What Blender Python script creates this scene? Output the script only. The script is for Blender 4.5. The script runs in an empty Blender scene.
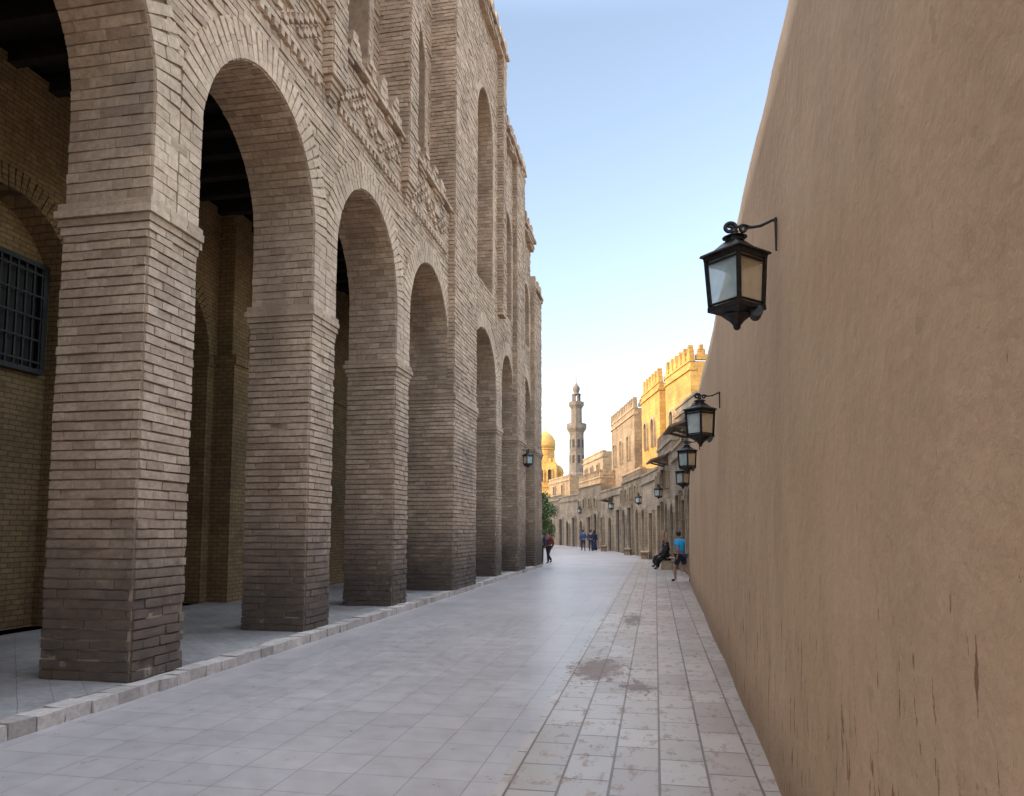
import bpy, bmesh, math, random
from mathutils import Vector, Matrix, noise
random.seed(7)
R=random.random
def U(a,b): return a+(b-a)*R()
scene=bpy.context.scene
COL=scene.collection
CA,SA=math.cos(math.radians(10.94)),math.sin(math.radians(10.94))
def S(r,f): # survey axes (rotated from the street axis) to world
    return (r*CA-f*SA, r*SA+f*CA)

# ---------------------------------------------------------------- materials
def newmat(name):
    m=bpy.data.materials.new(name); m.use_nodes=True
    nt=m.node_tree; b=nt.nodes['Principled BSDF']
    return m,nt,b
def N(nt,t,**k):
    n=nt.nodes.new(t)
    for a,v in k.items(): setattr(n,a,v)
    return n
def ramp(nt,stops,interp='LINEAR'):
    r=N(nt,'ShaderNodeValToRGB'); e=r.color_ramp.elements
    r.color_ramp.interpolation=interp
    while len(e)<len(stops): e.new(0.5)
    for i,(p,c) in enumerate(stops):
        e[i].position=p; e[i].color=(c[0],c[1],c[2],1) if not isinstance(c,(int,float)) else (c,c,c,1)
    return r
def noise_n(nt,vec,scale,detail=4,rough=.6):
    n=N(nt,'ShaderNodeTexNoise'); n.inputs['Scale'].default_value=scale
    n.inputs['Detail'].default_value=detail; n.inputs['Roughness'].default_value=rough
    if vec is not None: nt.links.new(vec,n.inputs['Vector'])
    return n
def mixc(nt,a,b,fac,blend='MIX'):
    m=N(nt,'ShaderNodeMix',data_type='RGBA',blend_type=blend)
    for s,v in ((6,a),(7,b),(0,fac)):
        if hasattr(v,'links') or hasattr(v,'is_linked'): nt.links.new(v,m.inputs[s])
        elif isinstance(v,(int,float)): m.inputs[s].default_value=v
        else: m.inputs[s].default_value=(v[0],v[1],v[2],1)
    return m.outputs[2]
def mathn(nt,op,a,b=None,c=None):
    m=N(nt,'ShaderNodeMath',operation=op)
    for i,v in enumerate((a,b,c)):
        if v is None: continue
        if isinstance(v,(int,float)): m.inputs[i].default_value=v
        else: nt.links.new(v,m.inputs[i])
    return m.outputs[0]
def maprange(nt,v,a,b,c,d,smooth=True):
    m=N(nt,'ShaderNodeMapRange'); 
    if smooth: m.interpolation_type='SMOOTHSTEP'
    nt.links.new(v,m.inputs[0])
    for i,x in enumerate((a,b,c,d)): m.inputs[i+1].default_value=x
    return m.outputs[0]
def scaled(nt,vec,s):
    m=N(nt,'ShaderNodeMapping'); m.inputs['Scale'].default_value=s
    nt.links.new(vec,m.inputs['Vector']); return m.outputs[0]
def bump(nt,b,h,strength,dist):
    bn=N(nt,'ShaderNodeBump'); bn.inputs['Strength'].default_value=strength; bn.inputs['Distance'].default_value=dist
    nt.links.new(h,bn.inputs['Height']); nt.links.new(bn.outputs[0],b.inputs['Normal'])
def pos(nt):
    g=N(nt,'ShaderNodeNewGeometry'); return g
def simple(name,c,rough=.7,metal=0,var=.25,scale=6,bmp=.2):
    m,nt,b=newmat(name); g=pos(nt)
    n=noise_n(nt,g.outputs['Position'],scale)
    r=ramp(nt,[(.3,[x*(1-var) for x in c]),(.7,[min(1,x*(1+var)) for x in c])])
    nt.links.new(n.outputs[0],r.inputs[0]); nt.links.new(r.outputs[0],b.inputs['Base Color'])
    b.inputs['Roughness'].default_value=rough; b.inputs['Metallic'].default_value=metal
    if bmp: bump(nt,b,n.outputs[0],bmp,.01)
    return m

def island_brick(name,cols,dirt=True):
    m,nt,b=newmat(name); g=pos(nt)
    r=ramp(nt,[(i/(len(cols)-1),c) for i,c in enumerate(cols)])
    nt.links.new(g.outputs['Random Per Island'],r.inputs[0])
    n=noise_n(nt,g.outputs['Position'],.8,4,.65)
    n2=noise_n(nt,g.outputs['Position'],14,3,.7)
    r1=ramp(nt,[(.3,.74),(.7,1.14)]); nt.links.new(n.outputs[0],r1.inputs[0])
    r2=ramp(nt,[(.25,.70),(.75,1.2)]); nt.links.new(n2.outputs[0],r2.inputs[0])
    c=mixc(nt,r.outputs[0],r1.outputs[0],1.0,'MULTIPLY')
    c=mixc(nt,c,r2.outputs[0],1.0,'MULTIPLY')
    if dirt:
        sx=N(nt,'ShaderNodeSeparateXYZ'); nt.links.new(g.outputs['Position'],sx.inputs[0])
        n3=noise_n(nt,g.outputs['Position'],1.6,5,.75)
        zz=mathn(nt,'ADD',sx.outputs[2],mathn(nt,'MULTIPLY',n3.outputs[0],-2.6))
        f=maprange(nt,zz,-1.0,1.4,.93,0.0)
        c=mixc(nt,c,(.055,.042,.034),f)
        n5=noise_n(nt,scaled(nt,g.outputs['Position'],(1,1,.45)),.9,4,.6)
        c=mixc(nt,c,(.16,.115,.085),maprange(nt,n5.outputs[0],.50,.72,0,.5))
        # pale salt bloom low on the piers
        n6=noise_n(nt,g.outputs['Position'],3.1,5,.7)
        lowz=maprange(nt,sx.outputs[2],.3,3.0,1,0)
        c=mixc(nt,c,(.50,.42,.34),mathn(nt,'MULTIPLY',lowz,maprange(nt,n6.outputs[0],.60,.72,0,.5)))
    nt.links.new(c,b.inputs['Base Color']); b.inputs['Roughness'].default_value=.9
    n4=noise_n(nt,g.outputs['Position'],38,3,.7)
    bump(nt,b,n4.outputs[0],.5,.012)
    return m
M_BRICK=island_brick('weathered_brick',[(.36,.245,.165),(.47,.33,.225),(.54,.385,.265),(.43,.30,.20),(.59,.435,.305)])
M_VOUS=island_brick('arch_brick',[(.46,.325,.22),(.54,.39,.27),(.59,.435,.31),(.50,.35,.24)],False)
M_MORTAR=simple('mortar',(.31,.22,.15),.95,0,.3,5,.3)
M_KERB=island_brick('kerb_stone',[(.34,.29,.255),(.50,.43,.38),(.42,.36,.32)],False)

def texbrick(name,c1,c2,mort,bw=.3,rh=.125,ms=.012,bs=.5,diry=0,rough=.9):
    m,nt,b=newmat(name); g=pos(nt)
    sx=N(nt,'ShaderNodeSeparateXYZ'); nt.links.new(g.outputs['Position'],sx.inputs[0])
    s=mathn(nt,'ADD',sx.outputs[0],sx.outputs[1])
    cb=N(nt,'ShaderNodeCombineXYZ'); nt.links.new(s,cb.inputs[0]); nt.links.new(sx.outputs[2],cb.inputs[1])
    nz=noise_n(nt,g.outputs['Position'],3,2)
    vv=N(nt,'ShaderNodeVectorMath',operation='MULTIPLY_ADD'); nt.links.new(nz.outputs['Color'],vv.inputs[0])
    vv.inputs[1].default_value=(.03,.03,0); nt.links.new(cb.outputs[0],vv.inputs[2])
    bt=N(nt,'ShaderNodeTexBrick'); nt.links.new(vv.outputs[0],bt.inputs['Vector'])
    bt.inputs['Scale'].default_value=1; bt.inputs['Brick Width'].default_value=bw; bt.inputs['Row Height'].default_value=rh
    bt.inputs['Mortar Size'].default_value=ms; bt.inputs['Mortar Smooth'].default_value=.3
    for k,c in (('Color1',c1),('Color2',c2),('Mortar',mort)): bt.inputs[k].default_value=(*c,1)
    n=noise_n(nt,g.outputs['Position'],.7,5,.65); r1=ramp(nt,[(.3,.6),(.7,1.2)]); nt.links.new(n.outputs[0],r1.inputs[0])
    c=mixc(nt,bt.outputs[0],r1.outputs[0],1.0,'MULTIPLY')
    n2=noise_n(nt,g.outputs['Position'],12,4,.65); r2=ramp(nt,[(.3,.75),(.7,1.15)]); nt.links.new(n2.outputs[0],r2.inputs[0])
    c=mixc(nt,c,r2.outputs[0],1.0,'MULTIPLY')
    nt.links.new(c,b.inputs['Base Color']); b.inputs['Roughness'].default_value=rough
    h=mathn(nt,'SUBTRACT',n2.outputs[0],mathn(nt,'MULTIPLY',bt.outputs[1],2.0))
    bump(nt,b,h,bs,.02)
    return m
M_INNER=texbrick('interior_brick',(.32,.20,.085),(.24,.15,.065),(.12,.08,.045),.25,.085,.009)
M_STONE=texbrick('sandstone_blocks',(.37,.265,.165),(.28,.205,.135),(.18,.13,.09),.6,.3,.012,.5)
M_STONE2=texbrick('pale_stone_blocks',(.42,.315,.205),(.34,.26,.175),(.24,.18,.13),.7,.35,.01,.4)
M_GOLD=texbrick('golden_stone_blocks',(.62,.36,.10),(.52,.30,.09),(.36,.21,.075),.6,.3,.01,.4)
M_GREYSTONE=texbrick('grey_minaret_stone',(.20,.165,.14),(.155,.13,.11),(.11,.09,.08),.6,.4,.01,.4)

def plaster():
    m,nt,b=newmat('ochre_plaster'); g=pos(nt); P=g.outputs['Position']
    n1=noise_n(nt,P,.5,5,.6); r=ramp(nt,[(.25,(.60,.39,.225)),(.5,(.68,.46,.275)),(.75,(.74,.51,.32))]); nt.links.new(n1.outputs[0],r.inputs[0])
    n2=noise_n(nt,scaled(nt,P,(1.6,1.6,.5)),1.4,5,.62); r2=ramp(nt,[(.32,.89),(.62,1.03)]); nt.links.new(n2.outputs[0],r2.inputs[0])
    c=mixc(nt,r.outputs[0],r2.outputs[0],1,'MULTIPLY')
    n3=noise_n(nt,P,22,4,.7); r3=ramp(nt,[(.3,.94),(.7,1.04)]); nt.links.new(n3.outputs[0],r3.inputs[0])
    c=mixc(nt,c,r3.outputs[0],1,'MULTIPLY')
    sx=N(nt,'ShaderNodeSeparateXYZ'); nt.links.new(P,sx.inputs[0])
    n4=noise_n(nt,scaled(nt,P,(11,11,2.6)),1.2,6,.72)
    lo=maprange(nt,sx.outputs[2],0.7,2.4,.0,.10)
    v=mathn(nt,'SUBTRACT',n4.outputs[0],lo)
    f=maprange(nt,v,.585,.615,0,.85)
    c=mixc(nt,c,(.26,.10,.045),f)
    n7=noise_n(nt,scaled(nt,P,(3,3,1.2)),1.3,6,.7)
    c=mixc(nt,c,(.42,.25,.14),maprange(nt,mathn(nt,'SUBTRACT',n7.outputs[0],lo),.52,.66,0,.4))
    n5=noise_n(nt,P,5,4,.6); f5=maprange(nt,n5.outputs[0],.66,.70,0,.35)
    c=mixc(nt,c,(.42,.27,.16),f5)
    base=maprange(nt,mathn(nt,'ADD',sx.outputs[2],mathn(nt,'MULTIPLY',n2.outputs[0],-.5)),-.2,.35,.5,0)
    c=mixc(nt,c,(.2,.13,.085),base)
    nt.links.new(c,b.inputs['Base Color']); b.inputs['Roughness'].default_value=.68
    n6=noise_n(nt,P,7,6,.62)
    h=mathn(nt,'SUBTRACT',mathn(nt,'ADD',n6.outputs[0],mathn(nt,'MULTIPLY',n1.outputs[0],2)),mathn(nt,'MULTIPLY',f,.8))
    bump(nt,b,h,.4,.03)
    return m
M_PLASTER=plaster()

def paving():
    m,nt,b=newmat('street_paving'); g=pos(nt); P=g.outputs['Position']
    sx=N(nt,'ShaderNodeSeparateXYZ'); nt.links.new(P,sx.inputs[0]); X,Y=sx.outputs[0],sx.outputs[1]
    def tiles(vec,w,h,ms,c1,c2,mc,off=.5):
        bt=N(nt,'ShaderNodeTexBrick'); nt.links.new(vec,bt.inputs['Vector']); bt.offset=off
        bt.inputs['Scale'].default_value=1; bt.inputs['Brick Width'].default_value=w; bt.inputs['Row Height'].default_value=h
        bt.inputs['Mortar Size'].default_value=ms; bt.inputs['Mortar Smooth'].default_value=.2
        for k,c in (('Color1',c1),('Color2',c2),('Mortar',mc)): bt.inputs[k].default_value=(*c,1)
        return bt
    t1=tiles(P,.42,.42,.0045,(.43,.385,.37),(.385,.345,.335),(.24,.21,.195),0)
    cb=N(nt,'ShaderNodeCombineXYZ'); nt.links.new(Y,cb.inputs[0]); nt.links.new(X,cb.inputs[1])
    t2=tiles(cb.outputs[0],.55,.33,.010,(.47,.405,.355),(.35,.285,.24),(.14,.105,.085),.5)
    fz=maprange(nt,X,-1.075,-1.065,0,1,False)
    c=mixc(nt,t1.outputs[0],t2.outputs[0],fz)
    n1=noise_n(nt,P,.5,5,.6); r1=ramp(nt,[(.3,.84),(.7,1.08)]); nt.links.new(n1.outputs[0],r1.inputs[0])
    c=mixc(nt,c,r1.outputs[0],1,'MULTIPLY')
    n2=noise_n(nt,P,5,6,.7); r2=ramp(nt,[(.3,.88),(.7,1.07)]); nt.links.new(n2.outputs[0],r2.inputs[0])
    c=mixc(nt,c,r2.outputs[0],1,'MULTIPLY')
    n3=noise_n(nt,scaled(nt,P,(2.6,1.3,1)),2.6,7,.8)
    fs=mathn(nt,'MULTIPLY',maprange(nt,n3.outputs[0],.52,.62,0,.65),fz)
    c=mixc(nt,c,(.25,.165,.12),fs)
    def patch(px,py,sx_,sy_,th):
        dx=mathn(nt,'MULTIPLY',mathn(nt,'ADD',X,-px),sx_); dy=mathn(nt,'MULTIPLY',mathn(nt,'ADD',Y,-py),sy_)
        d=mathn(nt,'SQRT',mathn(nt,'ADD',mathn(nt,'MULTIPLY',dx,dx),mathn(nt,'MULTIPLY',dy,dy)))
        d=mathn(nt,'ADD',d,mathn(nt,'MULTIPLY',n3.outputs[0],3.2))
        return maprange(nt,d,th,th+.22,.8,0)
    fp=mathn(nt,'MAXIMUM',patch(-.72,9.3,1.8,.8,2.0),patch(-.2,8.3,2.4,1.6,1.85))
    fp=mathn(nt,'MAXIMUM',fp,patch(-.45,14.5,2.4,.5,1.85))
    c=mixc(nt,c,(.17,.115,.09),fp)
    nt.links.new(c,b.inputs['Base Color'])
    rr=maprange(nt,n2.outputs[0],.3,.7,.27,.40)
    rr=mathn(nt,'ADD',rr,mathn(nt,'MULTIPLY',mathn(nt,'MAXIMUM',fs,fp),.35))
    nt.links.new(rr,b.inputs['Roughness'])
    mo=mixc(nt,t1.outputs[1],t2.outputs[1],fz)
    h=mathn(nt,'SUBTRACT',mathn(nt,'MULTIPLY',n2.outputs[0],.8),mo)
    h=mathn(nt,'SUBTRACT',h,mathn(nt,'MULTIPLY',fp,1.5))
    bump(nt,b,h,.3,.008)
    return m
M_PAVE=paving()
M_WALK=texbrick('walkway_tiles',(.36,.33,.315),(.31,.285,.27),(.2,.18,.17),.4,50,.006,.2,rough=.5)
M_GROUND=simple('sandy_ground',(.36,.30,.24),.95,0,.2,.3)
M_WOOD=simple('dark_wood',(.014,.010,.007),.9,0,.4,9)
M_IRON=simple('black_iron',(.035,.033,.033),.5,.6,.4,30,.3)
M_DARK=simple('dark_opening',(.03,.026,.024),.8,0,.3,2)
M_GREY=simple('brown_roofing',(.17,.12,.08),.85,0,.3,3)
def leafmat():
    m,nt,b=newmat('foliage'); g=pos(nt)
    r=ramp(nt,[(0,(.03,.06,.015)),(.6,(.07,.12,.03)),(1,(.12,.17,.05))]); nt.links.new(g.outputs['Random Per Island'],r.inputs[0])
    nt.links.new(r.outputs[0],b.inputs['Base Color']); b.inputs['Roughness'].default_value=.7
    return m
M_LEAF=leafmat(); M_BARK=simple('bark',(.12,.085,.06),.95)
def glassmat(name,c,al,ro):
    m,nt,b=newmat(name)
    g=pos(nt); n=noise_n(nt,g.outputs['Position'],9,4)
    r=ramp(nt,[(.3,[x*.75 for x in c]),(.7,c)]); nt.links.new(n.outputs[0],r.inputs[0]); nt.links.new(r.outputs[0],b.inputs['Base Color'])
    b.inputs['Roughness'].default_value=ro; b.inputs['Alpha'].default_value=al
    return m
M_GLASS=glassmat('dusty_glass',(.62,.78,.80),.6,.1)
M_GLASS2=glassmat('amber_glass',(.80,.62,.38),.5,.1)

# ---------------------------------------------------------------- helpers
def mesh_obj(name,v,f,mat,parent=None,smooth=False,loc=None):
    me=bpy.data.meshes.new(name); me.from_pydata(v,[],f); me.update()
    o=bpy.data.objects.new(name,me); COL.objects.link(o)
    if mat: me.materials.append(mat)
    if smooth:
        for p in me.polygons: p.use_smooth=True
    if parent: attach(o,parent)
    return o
def attach(o,parent):
    o.parent=parent; o.matrix_parent_inverse=parent.matrix_basis.inverted()
def empty(name,loc,label,cat,group=None):
    e=bpy.data.objects.new(name,None); COL.objects.link(e); e.location=loc; e.empty_display_size=.3
    e['label']=label; e['category']=cat
    if group: e['group']=group
    return e
def bm_obj(name,bm,mat,parent=None,smooth=False):
    me=bpy.data.meshes.new(name); bmesh.ops.recalc_face_normals(bm,faces=bm.faces); bm.to_mesh(me); bm.free()
    mats=mat if isinstance(mat,(list,tuple)) else [mat]
    for q in mats: me.materials.append(q)
    if smooth:
        for p in me.polygons: p.use_smooth=True
    o=bpy.data.objects.new(name,me); COL.objects.link(o)
    if parent: attach(o,parent)
    return o
FQ=((0,1,3,2),(4,6,7,5),(0,4,5,1),(2,3,7,6),(0,2,6,4),(1,5,7,3))
def box(B,x0,x1,y0,y1,z0,z1,j=0):
    v,f=B; n=len(v)
    for x in (x0,x1):
        for y in (y0,y1):
            for z in (z0,z1):
                if j: v.append((x+U(-j,j),y+U(-j,j),z+U(-j,j)))
                else: v.append((x,y,z))
    for q in FQ: f.append(tuple(n+i for i in q))
def obox(B,c,u,v_,w,hu,hv,hw,j=0):
    v,f=B; n=len(v)
    for a in (-1,1):
        for b in (-1,1):
            for d in (-1,1):
                p=[c[i]+a*hu*u[i]+b*hv*v_[i]+d*hw*w[i]+(U(-j,j) if j else 0) for i in range(3)]
                v.append(tuple(p))
    for q in FQ: f.append(tuple(n+i for i in q))
CH=.106
def skin_x(B,x,y0,y1,z0,z1,keep=None,L=.28,pr=.024,sg=1):
    z=z0;row=0
    while z<z1-.02:
        h=min(CH,z1-z); y=y0-(L/2 if row%2 else 0); rp=U(-.005,.005)
        while y<y1-.01:
            l=L*U(.8,1.2); a=max(y,y0); b=min(y+l,y1); y+=l
            if b-a<.05: continue
            if keep and not keep((a+b)/2,z+h/2): continue
            p=pr+rp+U(-.009,.010)
            if R()<.015: p-=.02
            xa,xb=(x-.04,x+p) if sg>0 else (x-p,x+.04)
            box(B,xa,xb,a+.003,b-.003,z+.011,z+h-.009,.0045)
        z+=h;row+=1
def skin_y(B,y,x0,x1,z0,z1,sg=-1,L=.28,pr=.024):
    z=z0;row=0
    while z<z1-.02:
        h=min(CH,z1-z); x=x0-(L/2 if row%2==0 else 0); rp=U(-.005,.005)
        while x<x1-.01:
            l=L*U(.8,1.2); a=max(x,x0); b=min(x+l,x1); x+=l
            if b-a<.04: continue
            p=pr+rp+U(-.009,.010)
            if R()<.015: p-=.02
            ya,yb=(y-p,y+.04) if sg<0 else (y-.04,y+p)
            box(B,a+.003,b-.003,ya,yb,z+.011,z+h-.009,.0045)
        z+=h;row+=1
def curve(yc,a,zs,st,rise,n=28,step=None):
    pts=[(yc-a,zs)]
    k=max(1,int(st/.12))
    for i in range(1,k+1): pts.append((yc-a,zs+st*i/k))
    for i in range(1,n):
        t=math.pi-math.pi*i/n
        c=math.cos(t); s=math.sin(t)
        pts.append((yc+a*c,zs+st+rise*s))
    for i in range(k,-1,-1): pts.append((yc+a,zs+st*i/k))
    return pts
def inside(y,z,A,off):
    yc,a,zs,st,rise=A; dy=abs(y-yc); a2=a+off
    if dy>=a2: return False
    if z<zs+st: return True
    return (dy/a2)**2+((z-zs-st)/(rise+off))**2<1
def panel(B,y0,y1,z0,z1,A,xf,xb):
    yc,a,zs,st,rise=A
    if yc-a-y0>.01: box(B,xb,xf,y0,yc-a,z0,z1)
    if y1-yc-a>.01: box(B,xb,xf,yc+a,y1,z0,z1)
    if zs-z0>.01: box(B,xb,xf,yc-a,yc+a,z0,zs)
    pts=curve(*A); v,f=B
    arc=[p for p in pts if p[1]>=zs+st-1e-6 or abs(abs(p[0]-yc)-a)>1e-6]
    m=[]
    for (y,z) in arc:
        n=len(v); v.extend([(xf,y,z),(xf,y,z1),(xb,y,z),(xb,y,z1)]); m.append(n)
    for i in range(len(m)-1):
        p,q=m[i],m[i+1]
        f.append((p,q,q+1,p+1)); f.append((p+2,p+3,q+3,q+2)); f.append((p,p+2,q+2,q)); f.append((p+1,q+1,q+3,p+3))
def ring(B,A,x,w,tan=.085,pr=.03,lim=None,straight=True):
    yc,a,zs,st,rise=A
    pts=curve(yc,a,zs,st,rise,80); 
    if not straight: pts=[p for p in pts if p[1]>=zs+st-.15]
    acc=0; last=pts[0]; cnt=0
    for i in range(1,len(pts)):
        p=pts[i]; acc+=math.hypot(p[0]-last[0],p[1]-last[1])
        if acc>=tan:
            tx,tz=p[0]-last[0],p[1]-last[1]; L=math.hypot(tx,tz) or 1; tx/=L;tz/=L
            nx,nz=-tz,tx; cnt+=1
            w2=w
            if lim is not None and abs(nx)>.05: w2=min(w,max(.05,(a+lim-abs(p[0]-yc))/abs(nx)))
            segs=((0,.55),(.55,1)) if cnt%2 else ((0,.42),(.42,1))
            for s0,s1 in segs:
                r0,r1=w2*s0,w2*s1
                c=(p[0]+nx*(r0+r1)/2,p[1]+nz*(r0+r1)/2)
                q=pr+U(-.005,.006)
                obox(B,(x+q-.05,c[0],c[1]),(1,0,0),(0,nx,nz),(0,tx,tz),.05,(r1-r0)/2-.003,acc/2-.005,.003)
            acc=0
        last=p
def soffit(B,A,x0,x1,tan=.106):
    yc,a,zs,st,rise=A
    pts=curve(yc,a,zs,st,rise,90); acc=0; last=pts[0]; row=0
    for i in range(1,len(pts)):
        p=pts[i]; acc+=math.hypot(p[0]-last[0],p[1]-last[1])
        if acc>=tan:
            tx,tz=p[0]-last[0],p[1]-last[1]; L=math.hypot(tx,tz) or 1; tx/=L;tz/=L
            nx,nz=-tz,tx
            x=x0-(.13 if row%2 else 0)
            while x<x1-.01:
                l=.28*U(.85,1.15); a0=max(x,x0); b0=min(x+l,x1); x+=l
                if b0-a0<.04: continue
                q=.014+U(-.008,.009)
                obox(B,((a0+b0)/2,p[0]+nx*(.03-q),p[1]+nz*(.03-q)),(1,0,0),(0,nx,nz),(0,tx,tz),(b0-a0)/2-.003,.03,acc/2-.008,.003)
            acc=0; row+=1
        last=p

# ---------------------------------------------------------------- ground
def sheet(name,x0,x1,y0,y1,z,mat):
    o=mesh_obj(name,[(x0,y0,z),(x1,y0,z),(x1,y1,z),(x0,y1,z)],[(0,1,2,3)],mat); o['kind']='structure'; return o
g=sheet('ground',-900,900,-900,900,-.004,M_GROUND)
g=sheet('street',-30,12,-20,125,0,M_PAVE)
YS=6.95+3.92*(-4-1)   # start of building
B=([],[]); box(B,-11.4,-5.41,YS,34.4,-.02,.12)
o=mesh_obj('pavement',*B,M_WALK); o['kind']='structure'
B=([],[]); y=YS
while y<34.4:
    l=U(.24,.34); l=min(l,34.4-y)
    box(B,-5.405,-5.17+U(-.012,.012),y+.006,y+l-.006,-.02,.127+U(-.014,.006),.008); 
    y+=l
o=mesh_obj('kerb',*B,M_KERB); o['kind']='structure'

# ---------------------------------------------------------------- arcade
F=-5.4; XB=-6.46; ZI=5.28; ZC=8.25; FL=.12
arc=empty('arcade_building',(-8,15,0),'long weathered brown brick arcade building with tall round arches','building')
piers=[]
for i in range(-4,4): 
    y=6.95+3.92*(i-1); piers.append((y,y+.84))
NN=len(piers)
piers+= [(18.81,21.3),(24.9,25.85),(28.0,29.8),(32.2,34.3)]
BAYTOP=9.2
for k,(a,b) in enumerate(piers):
    wide=b-a>1.2
    xf=F+(.18 if wide else 0)
    C=([],[]); box(C,XB,xf,a,b,-.02,ZI)
    K=([],[])
    if b>-1:
        skin_x(K,xf,a,b,FL,ZI-.3); skin_y(K,a,XB,xf,FL,ZI-.3,-1)
        skin_y(K,b,XB,xf,FL,ZI-.3,1)
        skin_x(K,XB,a,b,FL,ZI-.3,sg=-1)
    for c,(d) in enumerate((.03,.055,.085,.06)):
        z0=ZI-.30+c*.09
        yy=a-d
        while yy<b+d-.05:
            l=min(U(.26,.34),b+d-yy); box(K,XB-d,xf+d+U(-.006,.006),yy+.003,yy+l-.003,z0+.005,z0+.085,.004); yy+=l
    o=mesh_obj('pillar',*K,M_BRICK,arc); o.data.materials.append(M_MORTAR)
    bm=bmesh.new(); bm.from_mesh(o.data)
    vs=[bm.verts.new(p) for p in C[0]]
    for q in C[1]:
        ff=bm.faces.new([vs[t] for t in q]); ff.material_index=1
    bm.to_mesh(o.data); bm.free()
core=([],[]); skin=([],[])
bays=[]
for (a0,b0),(a1,b1) in zip(piers[:-1],piers[1:]):
    a=(a1-b0)/2; yc=(a1+b0)/2; rise=min(a*1.14,1.75); st=ZC-ZI-rise
    bays.append((b0,a1,(yc,a,ZI,st,rise)))
def arch_ring(A,x,w,**k):
    B=([],[]); ring(B,A,x,w,**k); mesh_obj('arch_ring',*B,M_VOUS,arc)
for (y0,y1,A) in bays:
    panel(core,y0,y1,ZI,BAYTOP,A,F,XB)
    if y1>0:
        sf=([],[]); soffit(sf,A,XB,F)
        n=len(skin[0]); skin[0].extend(sf[0]); skin[1].extend([tuple(n+i for i in q) for q in sf[1]])
        arch_ring(A,F,.50,lim=.412)
def keep_low(y,z):
    for (_,_,A) in bays:
        if inside(y,z,A,.40 if z>A[2]+.05 else 0): return False
    return True
YV=-1.0
for (a,b) in piers:
    wide=b-a>1.2
    box(core,XB,F+(.18 if wide else 0),a,b,ZI,BAYTOP)
skin_x(skin,F,YV,18.81,ZI+.06,BAYTOP,keep_low)
skin_x(skin,F,21.3,28.0,ZI+.06,BAYTOP,keep_low)
skin_x(skin,F,29.8,32.2,ZI+.06,BAYTOP,keep_low)
up=([],[])
box(core,XB,F,piers[0][0],18.81,BAYTOP,10.2)
skin_x(skin,F,YV,18.81,BAYTOP,10.2)
SB=-5.95
ups=[]
for k,(y0,y1,A) in enumerate(bays):
    if y1<18.9:
        yy0,yy1=piers[k][0]+.42,piers[k+1][0]+.42
        A2=(A[0],1.05,10.9,3.2,1.2); panel(up,yy0,yy1,10.2,18,A2,SB,SB-.6); ups.append((A2,SB))
skin2=([],[])
def keep_up(y,z):
    for (A,_) in ups:
        if inside(y,z,A,.22) and z>A[2]: return False
    return True
skin_x(skin2,SB,3,18.81,10.25,18,keep_up)
for (A,x) in ups:
    if A[0]>4: arch_ring(A,x,.26,pr=.03)
secs=[(1,21.3,24.9,6.6,19.0,(23.1,1.15,9.7,5.2,1.5)),(2,25.85,28.0,6,16.4,(26.92,.72,9.7,3.2,.95)),(3,29.8,32.2,6,14.4,(31.0,.8,9.7,1.7,1.0))]
for (_,y0,y1,_2,H,A) in secs:
    panel(core,y0,y1,BAYTOP,H,A,F,F-.7)
    skin_x(skin2,F,y0,y1,BAYTOP,H,(lambda A: (lambda y,z: not (inside(y,z,A,.2) and z>A[2])))(A))
    arch_ring(A,F,.26,pr=.04)
    sf=([],[]); soffit(sf,A,F-.65,F); n=len(skin2[0]); skin2[0].extend(sf[0]); skin2[1].extend([tuple(n+i for i in q) for q in sf[1]])
for (a,b) in piers[NN:]:
    H=19.0 if a<26 else (16.4 if a<31 else 12.4)
    wide=b-a>1.2; xf=F+(.18 if wide else 0)
    box(core,F-.7,xf,a,b,BAYTOP,H)
    skin_x(skin2,xf,a,b,ZI+.06,H,keep_low if not wide else None)
    if wide:
        skin_y(skin2,a,F-.7 if a>19 else SB-.1,xf,(BAYTOP if a>19 else 9.2),H,-1)
        skin_y(skin2,a,F,xf,ZI+.06,BAYTOP,-1)
        skin_y(skin2,b,F,xf,ZI+.06,H,1)
    if not wide:
        box(core,F,F+.22,a+.2,b-.2,9.3,H); skin_x(skin2,F+.22,a+.2,b-.2,9.3,H); skin_y(skin2,a+.2,F,F+.22,9.3,H,-1)
for (a,b) in piers[3:NN]:
    m=(a+b)/2; a2,b2=m-.27,m+.27
    C=([],[]); pil=([],[])
    box(C,SB-.02,F+.2,a2,b2,9.35,18)
    if m>2:
        skin_x(pil,F+.2,a2,b2,9.35,18); skin_y(pil,a2,SB,F+.2,9.35,18,-1); skin_y(pil,b2,SB,F+.2,9.35,18,1)
    for c in range(5):
        w=.27-.045*(c+1); d=.2-.035*(c+1)
        box(pil,F-.02,F+d,m-w,m+w,9.35-.1*(c+1)+.006,9.35-.1*c,.004)
    o=mesh_obj('pilaster',*pil,M_BRICK,arc); o.data.materials.append(M_MORTAR)
    bm=bmesh.new(); bm.from_mesh(o.data)
    vs=[bm.verts.new(p) for p in C[0]]
    for q in C[1]:
        ff=bm.faces.new([vs[t] for t in q]); ff.material_index=1
    bm.to_mesh(o.data); bm.free()
YE=34.3
box(up,-19,SB-.6,piers[0][0],18.81,9.35,18)
box(up,-19,F-.7,18.81,25.85,9.35,19)
box(up,-19,F-.7,25.85,29.8,9.35,16.4)
box(up,-19,F-.7,29.8,32.2,9.35,14.4)
box(up,-19,F-.7,32.2,YE,9.35,12.4)
IX=-9.7
box(up,-19,IX-.6,piers[0][0],YE,0,9.35)
mesh_obj('upper_wall',*up,M_MORTAR,arc)
mesh_obj('wall_core',*core,M_MORTAR,arc)
mesh_obj('wall',*skin,M_BRICK,arc)
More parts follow.
